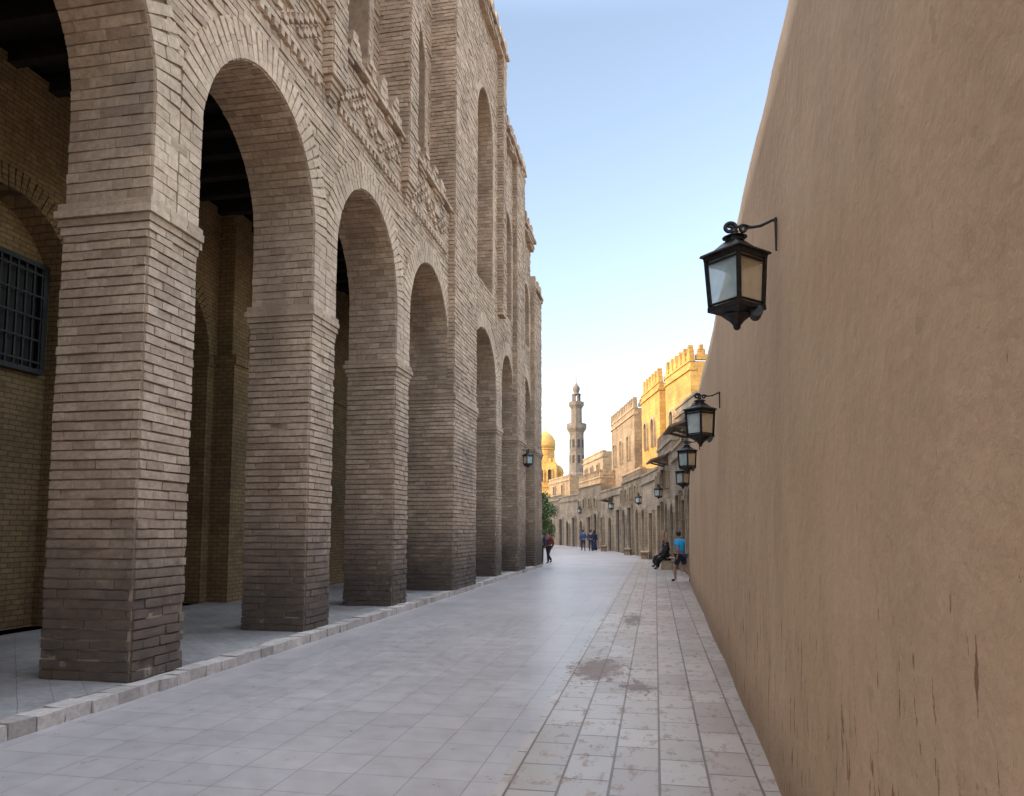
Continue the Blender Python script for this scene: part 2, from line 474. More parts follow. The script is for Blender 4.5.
mesh_obj('upper_brickwork',*skin2,M_BRICK,arc)
y0=YV
def inpil(y,m=.33): return any(abs(y-(a+b)/2)<m for a,b in piers[1:NN])
# ornament built bay by bay between the pilasters
edges=[y0]+[(a+b)/2 for a,b in piers[3:NN] if (a+b)/2>y0]+[18.75]
for e0,e1 in zip(edges[:-1],edges[1:]):
    orn=([],[])
    y=e0+.33
    while y<e1-.4:
        box(orn,F-.02,F+.085+U(-.01,.01),y+.01,y+.11,9.02,9.14,.004); y+=.2
    yy=e0+.33
    while yy<e1-.6:
        box(orn,F-.02,F+.07+U(-.008,.008),yy+.004,yy+.296,9.15,9.24,.004); yy+=.3
    mesh_obj('dentil_course',*orn,M_BRICK,arc)
    orn=([],[]); step=.155; n=int((e1-e0-.7)/step)
    for i in range(n):
        y=e0+.35+i*step
        ph=i%12; hgt=ph if ph<=6 else 12-ph
        for s in (0,1):
            z=9.32+hgt*.11+s*(-.24 if hgt>2 else 0)
            if s and hgt<=2: continue
            box(orn,F-.02,F+.08+U(-.015,.02),y+.004,y+step-.004,z,z+.10,.005)
        if ph in (0,1,11): box(orn,F-.02,F+.09,y+.004,y+step-.004,9.68,9.9,.005)
    mesh_obj('zigzag_ornament',*orn,M_BRICK,arc)
orn=([],[])
for c in range(3):
    yy=y0
    while yy<18.8:
        l=min(.3*U(.9,1.1),18.8-yy)
        if c!=1 or int(yy*5)%2: box(orn,F-.3,F+.05+.05*c+U(-.015,.015),yy+.004,yy+l-.004,10.12+.085*c,10.2+.085*c,.006)
        yy+=l
mesh_obj('cornice',*orn,M_BRICK,arc)
par=([],[])
yy=y0
while yy<18.3:
    w=.62; ns=random.choice((5,5,4,3))
    for s in range(ns):
        ww=w-.1*s
        y=yy+.03+.05*s
        k=max(1,int(ww/.2))
        for t in range(k):
            box(par,F-.22+U(-.01,.01),F+.06+U(-.03,.05),y+t*ww/k+.003,y+(t+1)*ww/k-.003,10.375+.12*s,10.375+.12*s+.113,.010)
    yy+=.72
box(par,F-.16,F-.02,y0,18.8,10.37,10.62)
mesh_obj('parapet',*par,M_BRICK,arc)
for (a,b,H,xf) in ((18.81,25.85,19.0,F),(25.85,29.8,16.4,F),(29.8,32.2,14.4,F),(32.2,YE,12.4,F)):
    cor=([],[])
    for c in range(4):
        y=a-.02
        while y<b:
            l=min(U(.24,.34),b+.02-y)
            if c in(1,3) or int(y*6)%2: box(cor,F-.8,xf+.2+.035*c+U(-.02,.02),y+.004,y+l-.004,H-.15+.12*c,H-.035+.12*c,.006)
            y+=l
    y=a
    while y<b-.3:
        box(cor,F-.2,xf+.25,y,y+.36,H+.31,H+.75,.02); y+=.72
    box(cor,F-.1,xf+.2,a,b,H+.2,H+.36)
    mesh_obj('cornice',*cor,M_BRICK,arc)
# interior
for k,(y0_,y1_,A) in enumerate(bays):
    inn=([],[])
    ya=(piers[k][0]+piers[k][1])/2; yb=(piers[k+1][0]+piers[k+1][1])/2
    A3=(A[0],max(.7,A[1]-.2),FL,5.4,1.45)
    panel(inn,ya,yb,0,9.05,A3,IX,IX-.45)
    mesh_obj('inner_wall',*inn,M_INNER,arc)
    iv=([],[]); ring(iv,A3,IX,.36,pr=.03,straight=False); mesh_obj('inner_arch_ring',*iv,M_INNER,arc)
inn=([],[])
for (a,b) in piers:
    C=([],[])
    box(C,IX-.05,IX+.5,a+.05,b-.05,0,5.4); box(C,IX-.05,IX+.58,a-.02,b+.02,5.4,5.6); box(C,IX-.05,IX+.4,a+.1,b-.1,5.6,9.0)
    mesh_obj('inner_pier',*C,M_INNER,arc)
box(inn,IX-.58,IX-.46,piers[0][0],YE-.1,0,9.0)
mesh_obj('inner_wall',*inn,M_INNER,arc)
c=([],[]); box(c,IX-.5,XB-.0,piers[0][0],YE-.1,9.22,9.34)
y=piers[0][0]+.2
while y<YE-.5: box(c,IX-.4,XB,y,y+.18,8.9,9.22); y+=.8
mesh_obj('wooden_ceiling',*c,M_WOOD,arc)
e=([],[]); box(e,IX-.5,XB+.05,YE-.2,YE,0,9.3); mesh_obj('end_wall',*e,M_INNER,arc)
for k in range(4,8):
    yc=bays[k][2][0]+.55; z0=4.35
    w=([],[]); box(w,IX-.46,IX-.42,yc-.5,yc+.5,z0,z0+1.7)
    wo=mesh_obj('window',*w,M_DARK,arc)
    gb=([],[]); q=IX-.34
    for i in range(7):
        y=yc-.48+i*.96/6; box(gb,q,q+.035,y-.015,y+.015,z0,z0+1.7)
    for i in range(5):
        z=z0+.1+i*.37; box(gb,q+.035,q+.055,yc-.5,yc+.5,z-.015,z+.015)
    box(gb,IX-.45,q+.05,yc-.6,yc-.5,z0-.08,z0+1.78); box(gb,IX-.45,q+.05,yc+.5,yc+.6,z0-.08,z0+1.78)
    box(gb,IX-.45,q+.05,yc-.5,yc+.5,z0-.08,z0); box(gb,IX-.45,q+.05,yc-.5,yc+.5,z0+1.7,z0+1.78)
    go=mesh_obj('grille',*gb,M_IRON); attach(go,wo)

# ---------------------------------------------------------------- right plaster wall
def xw(y): return .70+.0145*y
WE=25.6; WH=5.0
wl=empty('plaster_wall',(xw(10)+.3,10,0),'tall smooth ochre plastered boundary wall with rusty stains','wall')
v=[];f=[]; ys=[-16+i*.3 for i in range(int((WE+16)/.3)+1)]; zs=[i*.25 for i in range(21)]
for y in ys:
    for z in zs:
        d=.03*noise.noise(Vector((y*.35,z*.5,0)))+.008*noise.noise(Vector((y*2,z*2,5)))
        zt=z-.02+ (.03*noise.noise(Vector((y*.8,9,0))) if z>4.9 else 0)
        v.append((xw(y)+d+.018*z,y,zt))
nz=len(zs)
for i in range(len(ys)-1):
    for j in range(nz-1):
        a=i*nz+j; f.append((a,a+nz,a+nz+1,a+1))
nb=len(v)
for y in ys:
    v.append((xw(y)+.6,y,WH-.03)); v.append((xw(y)+.65,y,-.02))
for i in range(len(ys)-1):
    a=i*nz+nz-1; b=nb+2*i
    f.append((a,a+nz,b+2,b)); f.append((b,b+2,b+3,b+1))
last=(len(ys)-1)*nz
f.append(tuple([last+j for j in range(nz)]+[nb+2*(len(ys)-1),nb+2*(len(ys)-1)+1]))
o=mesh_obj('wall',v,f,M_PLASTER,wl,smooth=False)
for p in o.data.polygons:
    if len(p.vertices)==4: p.use_smooth=abs(p.normal.z)<.5

# ---------------------------------------------------------------- lanterns
def cone(bm,r1,r2,z0,z1,seg=4,rot=0,c=(0,0)):
    ret=bmesh.ops.create_cone(bm,cap_ends=True,segments=seg,radius1=max(r1,.0005),radius2=max(r2,.0005),depth=z1-z0,
        matrix=Matrix.Translation((c[0],c[1],(z0+z1)/2))@Matrix.Rotation(rot,4,'Z'))
def tube(bm,path,r,seg=6):
    prev=None
    for i,p in enumerate(path):
        p=Vector(p); d=(Vector(path[min(i+1,len(path)-1)])-Vector(path[max(i-1,0)])).normalized()
        s=d.cross(Vector((0,1,0))); 
        if s.length<.1: s=d.cross(Vector((1,0,0)))
        s.normalize(); t=d.cross(s)
        rg=[bm.verts.new(p+s*r*math.cos(2*math.pi*k/seg)+t*r*math.sin(2*math.pi*k/seg)) for k in range(seg)]
        if prev:
            for k in range(seg): bm.faces.new((prev[k],prev[(k+1)%seg],rg[(k+1)%seg],rg[k]))
        else: bm.faces.new(rg)
        prev=rg
    bm.faces.new(prev)
def ball(bm,c,r,seg=10):
    bmesh.ops.create_uvsphere(bm,u_segments=seg,v_segments=6,radius=r,matrix=Matrix.Translation(c))
LG='black iron lanterns along the lane'
def make_lantern(loc,label,arm=.29):
    e=empty('wall_lantern',(0,0,0),label,'lantern',LG)
    rt,rb,zt,zb=.195,.172,.12,-.245
    bm=bmesh.new()
    cone(bm,rb+.02,rb+.02,zb-.02,zb+.012); cone(bm,rt+.015,rt+.02,zt-.03,zt)
    for k in range(4):
        a=math.pi/2*k
        tube(bm,[(rb*math.cos(a),rb*math.sin(a),zb),(rt*math.cos(a),rt*math.sin(a),zt)],.016,4)
        a2=a+math.pi/2
        for z in (zb+.03,zt-.05):
            r=rb+(rt-rb)*(z-zb)/(zt-zb)
            tube(bm,[(r*math.cos(a),r*math.sin(a),z),(r*math.cos(a2),r*math.sin(a2),z)],.009,4)
    cone(bm,.025,.025,-.2,-.08,8); 
    bm_obj('frame',bm,M_IRON,e)
    bm=bmesh.new()
    cone(bm,.24,.232,zt,zt+.015); cone(bm,.232,.14,zt+.015,zt+.05); cone(bm,.14,.075,zt+.05,zt+.10)
    cone(bm,.065,.06,zt+.10,zt+.13,12); cone(bm,.085,.03,zt+.13,zt+.155,12)
    ball(bm,(0,0,zt+.17),.026)
    bm_obj('roof',bm,M_IRON,e)
    bm=bmesh.new()
    cone(bm,.10,.165,zb-.05,zb-.02); cone(bm,.06,.10,zb-.08,zb-.05,8); cone(bm,.02,.055,zb-.125,zb-.08,8); ball(bm,(0,0,zb-.125),.026)
    bm_obj('base',bm,M_IRON,e)
    for k in range(4):
        a=math.pi/2*k; a2=a+math.pi/2; q=.93
        v=[(rb*q*math.cos(a),rb*q*math.sin(a),zb+.01),(rb*q*math.cos(a2),rb*q*math.sin(a2),zb+.01),(rt*q*math.cos(a2),rt*q*math.sin(a2),zt-.03),(rt*q*math.cos(a),rt*q*math.sin(a),zt-.03)]
        mesh_obj('glass_pane',v,[(0,1,2,3)],M_GLASS if k in(2,1) else M_GLASS2,e)
    bm=bmesh.new()
    tube(bm,[(0,0,zt+.17),(.01,0,zt+.20),(.05,0,zt+.215),(.11,0,zt+.195),(.17,0,zt+.20),(arm-.04,0,zt+.235),(arm,0,zt+.23)],.011)
    pts=[]
    for t in range(22):
        th=t*.42; r=.042*(1-t/26); pts.append((-.03+r*math.cos(th),0,zt+.20+r*math.sin(th)))
    tube(bm,pts,.014)
    pts=[]
    for t in range(20):
        th=t*.4; r=.032*(1-t/24); pts.append((.06+r*math.cos(th),0,zt+.185+r*math.sin(th)))
    tube(bm,pts,.011)
    tube(bm,[(arm-.02,0,zt+.02),(arm-.02,0,zt+.25)],.009)
    bm_obj('bracket',bm,M_IRON,e)
    bm=bmesh.new()
    bmesh.ops.create_cone(bm,cap_ends=True,segments=12,radius1=.035,radius2=.045,depth=.08,matrix=Matrix.Translation((.12,-.03,zb-.05))@Matrix.Rotation(math.radians(75),4,'X'))
    tube(bm,[(.06,0,zb-.03),(.12,0,zb-.05)],.01)
    bm_obj('spotlight',bm,M_IRON,e)
    e.location=loc
    return e
def copy_thing(src,loc,rot=0,label=None,scale=1):
    n=src.copy(); COL.objects.link(n); n.location=loc; n.rotation_euler=(0,0,rot); n.scale=(scale,)*3
    if label: n['label']=label
    for ch in src.children:
        c=ch.copy(); c.parent=n; COL.objects.link(c)
    return n
def xl(y,z): # wall face at height z
    return xw(y)+.018*z+.03*noise.noise(Vector((y*.35,z*.5,0)))
L0=make_lantern((xl(5.1,3.6)-.275,5.1,3.44),'black iron lantern with glass panes on scrolled bracket, ochre wall')
for yy,z in ((10.55,3.25),(16.9,3.34),(22.4,3.3)):
    copy_thing(L0,(xl(yy,z)-.275,yy,z))
LB='small black iron lantern fixed to brown stone shopfront wall'

# ---------------------------------------------------------------- far row
def frame_of(p,q):
    P=Vector((*p,0));Q=Vector((*q,0)); u=(Q-P).normalized(); n=Vector((-u.y,u.x,0))
    return P,u,n,(Q-P).length
Z3=(0,0,1)
def fbox(B,P,u,n,s0,s1,d0,d1,z0,z1,j=0):
    c=P+u*((s0+s1)/2)+n*((d0+d1)/2)+Vector((0,0,(z0+z1)/2))
    obox(B,c,u,n,Z3,(s1-s0)/2,(d1-d0)/2,(z1-z0)/2,j)
def arched_opening(P,u,n,sc,w,z0,h,arched,mat,name,parent,fr=M_STONE2):
    v=[];f=[]
    pts=[(-w/2,z0),(w/2,z0)]
    if arched:
        for t in range(0,11):
            th=math.pi*t/10; pts.append((w/2*math.cos(th),z0+h-w/2+w/2*math.sin(th)))
    else: pts+=[(w/2,z0+h),(-w/2,z0+h)]
    for (s,z) in pts:
        p=P+u*(sc+s)+n*.012; v.append((p.x,p.y,z))
    f.append(tuple(range(len(pts))))
    o=mesh_obj(name,v,f,mat,parent)
    B=([],[])
    pp=pts[1:]+[pts[0]]
    for (a,b) in zip(pp[:-1],pp[1:]):
        mid=((a[0]+b[0])/2,(a[1]+b[1])/2); L=math.hypot(b[0]-a[0],b[1]-a[1])
        if L<.01: continue
        t=((b[0]-a[0])/L,(b[1]-a[1])/L)
        tv=u*t[0]+Vector((0,0,t[1])); nv=n; wv=u*t[1]+Vector((0,0,-t[0]))
        c=P+u*(sc+mid[0])+n*.05+Vector((0,0,mid[1]))+wv*.09
        obox(B,c,tv,nv,wv,L/2+.02,.12,.09)
    fo=mesh_obj('surround',*B,fr); attach(fo,o)
    return o
def shop(p,q,H,mat,label,depth=6,doors=(),wins=(),crenel=0,awn=(),steps=False,cat='building',name='stone_building',canopy_mat=M_GREY):
    P,u,n,L=frame_of(p,q)
    e=empty(name,(P.x,P.y,0),label,cat)
    B=([],[]); fbox(B,P,u,n,0,L-.03,-depth,0,-.02,H)
    mesh_obj('wall',*B,mat,e)
    B=([],[]); fbox(B,P,u,n,-.04,L-.0,-.35,.10,H-.55,H-.40); fbox(B,P,u,n,-.03,L-.02,-.3,.06,H-.02,H+.12)
    mesh_obj('cornice',*B,M_STONE2 if mat!=M_GOLD else M_GOLD,e)
    if crenel:
        B=([],[])
        def run(a,b,fn):
            s=a
            while s<b-.3*crenel:
                for k,(w,z) in enumerate(((.62,0),(.42,.3),(.2,.55))):
                    fn(s+(.62-w)/2*crenel,s+(.62+w)/2*crenel,H+.12+z*crenel,H+.12+(z+.3)*crenel)
                s+=.85*crenel
        run(0,L,lambda a,b,z0,z1: fbox(B,P,u,n,a,b,-.28,.03,z0,z1))
        run(.4,depth,lambda a,b,z0,z1: fbox(B,P,u,n,.02,.3,-b,-a,z0,z1))
        mesh_obj('crenellation',*B,mat,e)
    for (s,w,h,ar) in doors:
        arched_opening(P,u,n,s*L,w,0,h,ar,M_DARK if R()<.6 else M_WOOD,'door',e)
    for (s,w,z,h,ar) in wins:
        arched_opening(P,u,n,s*L,w,z,h,ar,M_DARK,'window',e)
    for (s,w,z) in awn:
        B=([],[]); a=s*L
        c=P+u*a+n*.4+Vector((0,0,z)); t=(n*1-Vector((0,0,.35))).normalized(); w3=u.cross(t)
        obox(B,c,u,t,w3,w/2,.5,.045)
        for k in (-1,0,1):
            c2=P+u*(a+k*w*.42)+n*.3+Vector((0,0,z-.22)); t2=(n*1+Vector((0,0,.25))).normalized()
            obox(B,c2,u,t2,u.cross(t2),.04,.35,.04)
        mesh_obj('canopy',*B,canopy_mat,e)
    return e
pts=[(6.6,26.2),(7.1,30.5),(7.6,35),(8.1,41),(8.4,48),(8.35,56),(7.9,66),(6.8,75),(5.4,84),(2.0,100)]
W=[S(*p) for p in pts]
hs=[6.2,5.4,6.0,5.1,5.7,5.0,6.4,5.3,5.6]
mats=[M_STONE,M_STONE2,M_STONE,M_STONE2,M_STONE,M_STONE2,M_STONE,M_STONE2,M_STONE]
labs=['two storey brown stone shopfront with brown roof canopy','low pale stone shopfront with dark doorways','brown sandstone block house with arched doorway','low weathered pale stone front with niches',
 'brown stone house with tall dark doorway','low pale stone wall with arched shop openings','taller brown stone house with square windows','pale stone front at the lane bend','brown stone front closing the lane bend']
for i in range(len(W)-1):
    Lr=(Vector(W[i+1])-Vector(W[i])).length; nd=2 if Lr<8 else 3
    drs=[((k+.5)/nd+U(-.05,.05),U(1.1,1.5),U(2.6,3.3),(k+i)%2==0) for k in range(nd)]
    wns=[((k+.5)/(nd+1)+.07,.7,3.75,.9,(k+i)%3==0) for k in range(nd+1)] if hs[i]>5.5 else []
    aw={0:[(.5,2.6,hs[0]-.5)],2:[(.4,2.2,hs[2]-.7)],5:[(.5,2.2,4.3)]}.get(i,[])
    shop(W[i],W[i+1],hs[i],mats[i],labs[i],doors=drs,wins=wns,awn=aw,crenel=.7 if i in (2,6) else 0)
for (r,f_) in ((7.35,36.5),(7.9,45.5),(7.75,57),(6.6,71)):
    x,y=S(r-.12,f_); copy_thing(L0,(x,y,3.6),label=LB,rot=math.radians(12),scale=1.0)
shop(S(10.9,44.5),S(10.5,50.0),12.0,M_GOLD,'tall golden stone palace block with crenellated roofline',depth=9,crenel=1.1,wins=[(.3,.8,7.5,2.0,True),(.7,.8,7.5,2.0,True)])
shop(S(10.2,50.6),S(10.0,56.5),11.9,M_GOLD,'golden sandstone block building with battlements',depth=9,crenel=1.1,wins=[(.3,.8,7.6,2,True),(.7,.8,7.6,2,True)])
shop(S(9.6,57.6),S(9.2,68),11.3,M_STONE,'tall tan stone house with narrow arched windows',depth=9,crenel=.9,wins=[(.2,.8,7.3,2,True),(.5,.8,7.3,2,True),(.8,.8,7.3,2,True)])
shop(S(9.3,30),S(9.2,36.5),7.8,M_STONE,'upper brown stone house with flat roof',depth=7,awn=[(.5,3.0,7.3)],wins=[(.3,.7,6.0,.9,False),(.7,.7,6.0,.9,False)])
shop(S(9.6,38),S(9.7,43.5),8.8,M_STONE2,'flat roofed tan stone house with dark windows',depth=7,wins=[(.3,.7,6.6,1.1,False),(.7,.7,6.6,1.1,False)])
shop(S(8.9,72),S(7.9,82),9.4,M_STONE2,'tan stone apartment house with square windows',depth=8,wins=[(.2,.8,7.0,1.2,False),(.5,.8,7.0,1.2,False),(.8,.8,7.0,1.2,False)])
shop(S(6.9,88),S(4.9,98),8.2,M_STONE,'brown stone house with flat roof at street bend',depth=8,wins=[(.3,.8,6.0,1.2,False),(.7,.8,6.0,1.2,False)])
for (r0,f0,r1,f1,H) in ((-3.2,48,-3.0,37.5,9.8),(-2.8,60,-3.0,48.6,9.8),(-4.2,74,-3.0,60.6,9.8),(-9,88,-4.4,74.6,9.8)):
    shop(S(r0,f0),S(r1,f1),H,M_STONE,'plain brown stone house lining the lane',depth=8,doors=[(.3,1.3,2.8,True),(.7,1.3,2.8,True)],wins=[(.3,.8,4.4,1.2,False),(.7,.8,4.4,1.2,False)])

# minaret
def lathe(name,prof,seg,loc,mat,parent,smooth=False,rot=0):
    v=[];f=[]
    for (r,z) in prof:
        for k in range(seg):
            a=rot+2*math.pi*k/seg; v.append((loc[0]+r*math.cos(a),loc[1]+r*math.sin(a),z))
    for i in range(len(prof)-1):
        for k in range(seg):
            a=i*seg+k;b=i*seg+(k+1)%seg; f.append((a,b,b+seg,a+seg))
    f.append(tuple(range(seg))[::-1]); f.append(tuple((len(prof)-1)*seg+k for k in range(seg)))
    return mesh_obj(name,v,f,mat,parent,smooth)
x,y=S(13.2,150)
mn=empty('minaret',(x,y,0),'slender grey brown stone minaret with two balconies and bulb top','minaret')
lathe('shaft',[(1.9,0),(1.9,13),(1.6,13.3),(1.45,21),(1.5,21.5),(2.0,22.2),(2.0,22.4)],8,(x,y),M_GREYSTONE,mn)
lathe('balcony',[(2.05,22.4),(2.05,23.3),(1.9,23.3),(1.9,22.6),(1.2,22.6)],8,(x,y),M_GREYSTONE,mn)
lathe('upper_shaft',[(1.15,22.5),(1.1,26.4),(1.55,27.1),(1.55,27.8),(1.4,27.8),(1.4,27.3),(.6,27.3)],8,(x,y),M_GREYSTONE,mn)
B=([],[])
for k in range(6):
    a=2*math.pi*k/6; box(B,x+.7*math.cos(a)-.16,x+.7*math.cos(a)+.16,y+.7*math.sin(a)-.16,y+.7*math.sin(a)+.16,27.3,29.3)
mesh_obj('lantern_columns',*B,M_GREYSTONE,mn)
lathe('bulb',[(.95,29.3),(.95,29.5),(.55,29.6),(.5,29.8),(.75,30.4),(.7,30.9),(.3,31.4),(.07,31.8),(.05,33.2)],12,(x,y),M_GREYSTONE,mn,True)
for z0 in (15,18.2):
    for k in range(8):
        B=([],[])
        a=math.pi/8+k*math.pi/4; r=1.44 if z0<18 else 1.4
        obox(B,(x+r*math.cos(a),y+r*math.sin(a),z0+1),(math.cos(a),math.sin(a),0),(-math.sin(a),math.cos(a),0),Z3,.06,.22,.8)
        mesh_obj('window',*B,M_DARK,mn)

# mosque with domes
x,y=S(5.1,118)
ms=empty('mosque',(x,y,0),'golden stone mosque block with small dome and finial','mosque')
P,u,n,L=frame_of(S(-9,116),S(7.4,114))
n=-n
B=([],[]); fbox(B,P,u,n,0,L,-12,0,0,8.6); fbox(B,P,u,n,L-5.2,L-.6,-7,-.6,8.6,12.2); mesh_obj('wall',*B,M_GOLD,ms)
B=([],[])
for k in range(7): fbox(B,P,u,n,L-5.2+k*.68,L-5.2+k*.68+.4,-.95,-.55,12.2,12.9)
fbox(B,P,u,n,-.1,L+.1,-.4,.15,8.3,8.55); mesh_obj('crenellation',*B,M_GOLD,ms)
for s in (.62,.78,.93): arched_opening(P,u,n,s*L,1.0,4.6,2.4,True,M_DARK,'window',ms,M_GOLD)
for s in (L-4.2,L-2.9,L-1.6): arched_opening(P-n*.6,u,n,s,.55,9.2,1.9,True,M_DARK,'window',ms,M_GOLD)
lathe('drum',[(1.45,12.0),(1.45,14.4),(1.6,14.5),(1.6,14.7)],16,S(5.4,118),M_GOLD,ms)
lathe('dome',[(1.5,14.7),(1.62,15.2),(1.55,15.9),(1.2,16.6),(.7,17.1),(.2,17.45),(.06,17.6),(.05,18.6)],20,S(5.4,118),M_GOLD,ms,True)
lathe('small_dome',[(.7,8.6),(.7,10.6),(.8,10.8),(.7,11.4),(.35,11.9),(.05,12.1),(.04,12.8)],14,S(7.6,119),M_GOLD,ms,True)

# trees
def tree(loc,H,rad,label):
    e=empty('tree',(loc[0],loc[1],0),label,'tree')
    bm=bmesh.new()
    tube(bm,[(loc[0],loc[1],0),(loc[0]+.08,loc[1],H*.3),(loc[0],loc[1]+.05,H*.6)],.13,7)
    for k in range(5):
        a=k*1.3; tube(bm,[(loc[0],loc[1],H*.35+.1*k),(loc[0]+rad*.6*math.cos(a),loc[1]+rad*.6*math.sin(a),H*.6+.12*k)],.05,5)
    bm_obj('trunk',bm,M_BARK,e)
    v=[];f=[]
    cl=[(loc[0]+U(-1,1)*rad*.7,loc[1]+U(-1,1)*rad*.7,H*.62+U(-.42,.36)*H*.75,U(.3,.55)*rad) for _ in range(20)]
    for c in cl:
        for _ in range(150):
            d=Vector((random.gauss(0,1),random.gauss(0,1),random.gauss(0,1))).normalized()*c[3]*R()**.4
            p=Vector(c[:3])+d; a=Vector((U(-1,1),U(-1,1),U(-1,1))).normalized()*.09; b=a.cross(Vector((U(-1,1),U(-1,1),U(-1,1)))).normalized()*.06
            n_=len(v); v.extend([tuple(p-a),tuple(p+b),tuple(p+a),tuple(p-b)]); f.append((n_,n_+1,n_+2,n_+3))
    mesh_obj('crown',v,f,M_LEAF,e)
tree(S(1.75,53),4.6,1.2,'small green leafy tree beside the brick arcade end')
tree(S(3.0,70),4.2,1.3,'bushy green tree against the golden mosque')

for (r,f_) in ((7.25,34.2),(7.6,38.5),(7.85,44),(7.9,51),(7.4,60)):
    x,y=S(r,f_); e=empty('stone_bench',(x,y,0),'low worn stone bench by the shopfronts','bench','stone benches along the shopfronts')
    B=([],[]); box(B,x-.25,x+.25,y-.7,y+.7,.36,.45,.01); mesh_obj('seat',*B,M_STONE2,e)
    for s in (-1,1):
        B=([],[]); box(B,x-.2,x+.2,y+s*.51-.11,y+s*.51+.11,0,.36,.01); mesh_obj('support',*B,M_STONE,e)

copy_thing(L0,(F+.18+.28,28.9,4.55),rot=math.pi,label='black iron lantern on bracket fixed to brick arcade pier')

# ---------------------------------------------------------------- people
def cloth(name,c): return simple(name,c,.85,0,.15,20,.1)
SKIN=simple('skin',(.36,.2,.13),.6,0,.08,10,0)
HAIR=simple('black_hair',(.015,.012,.01),.6,0,.2,30,.2)
EYE=simple('dark_eyes',(.02,.015,.012),.3,0,.1,5,0)
def skinned(name,P,E,Rr,mat,root=0,sub=1):
    me=bpy.data.meshes.new(name); me.from_pydata(P,E,[]); o=bpy.data.objects.new(name,me); COL.objects.link(o)
    m=o.modifiers.new('s','SKIN'); 
    sv=me.skin_vertices
    if not sv: 
        bpy.context.view_layer.update(); sv=me.skin_vertices
    for i,r in enumerate(Rr):
        rr=r if isinstance(r,tuple) else (r,r)
        sv[0].data[i].radius=rr; sv[0].data[i].use_root=(i==root)
    s=o.modifiers.new('u','SUBSURF'); s.levels=sub; s.render_levels=sub
    bpy.context.view_layer.update()
    dg=bpy.context.evaluated_depsgraph_get(); me2=bpy.data.meshes.new_from_object(o.evaluated_get(dg))
    bpy.data.objects.remove(o); o=bpy.data.objects.new(name,me2); COL.objects.link(o)
    me2.materials.clear(); me2.materials.append(mat)
    for p in me2.polygons: p.use_smooth=True
    return o
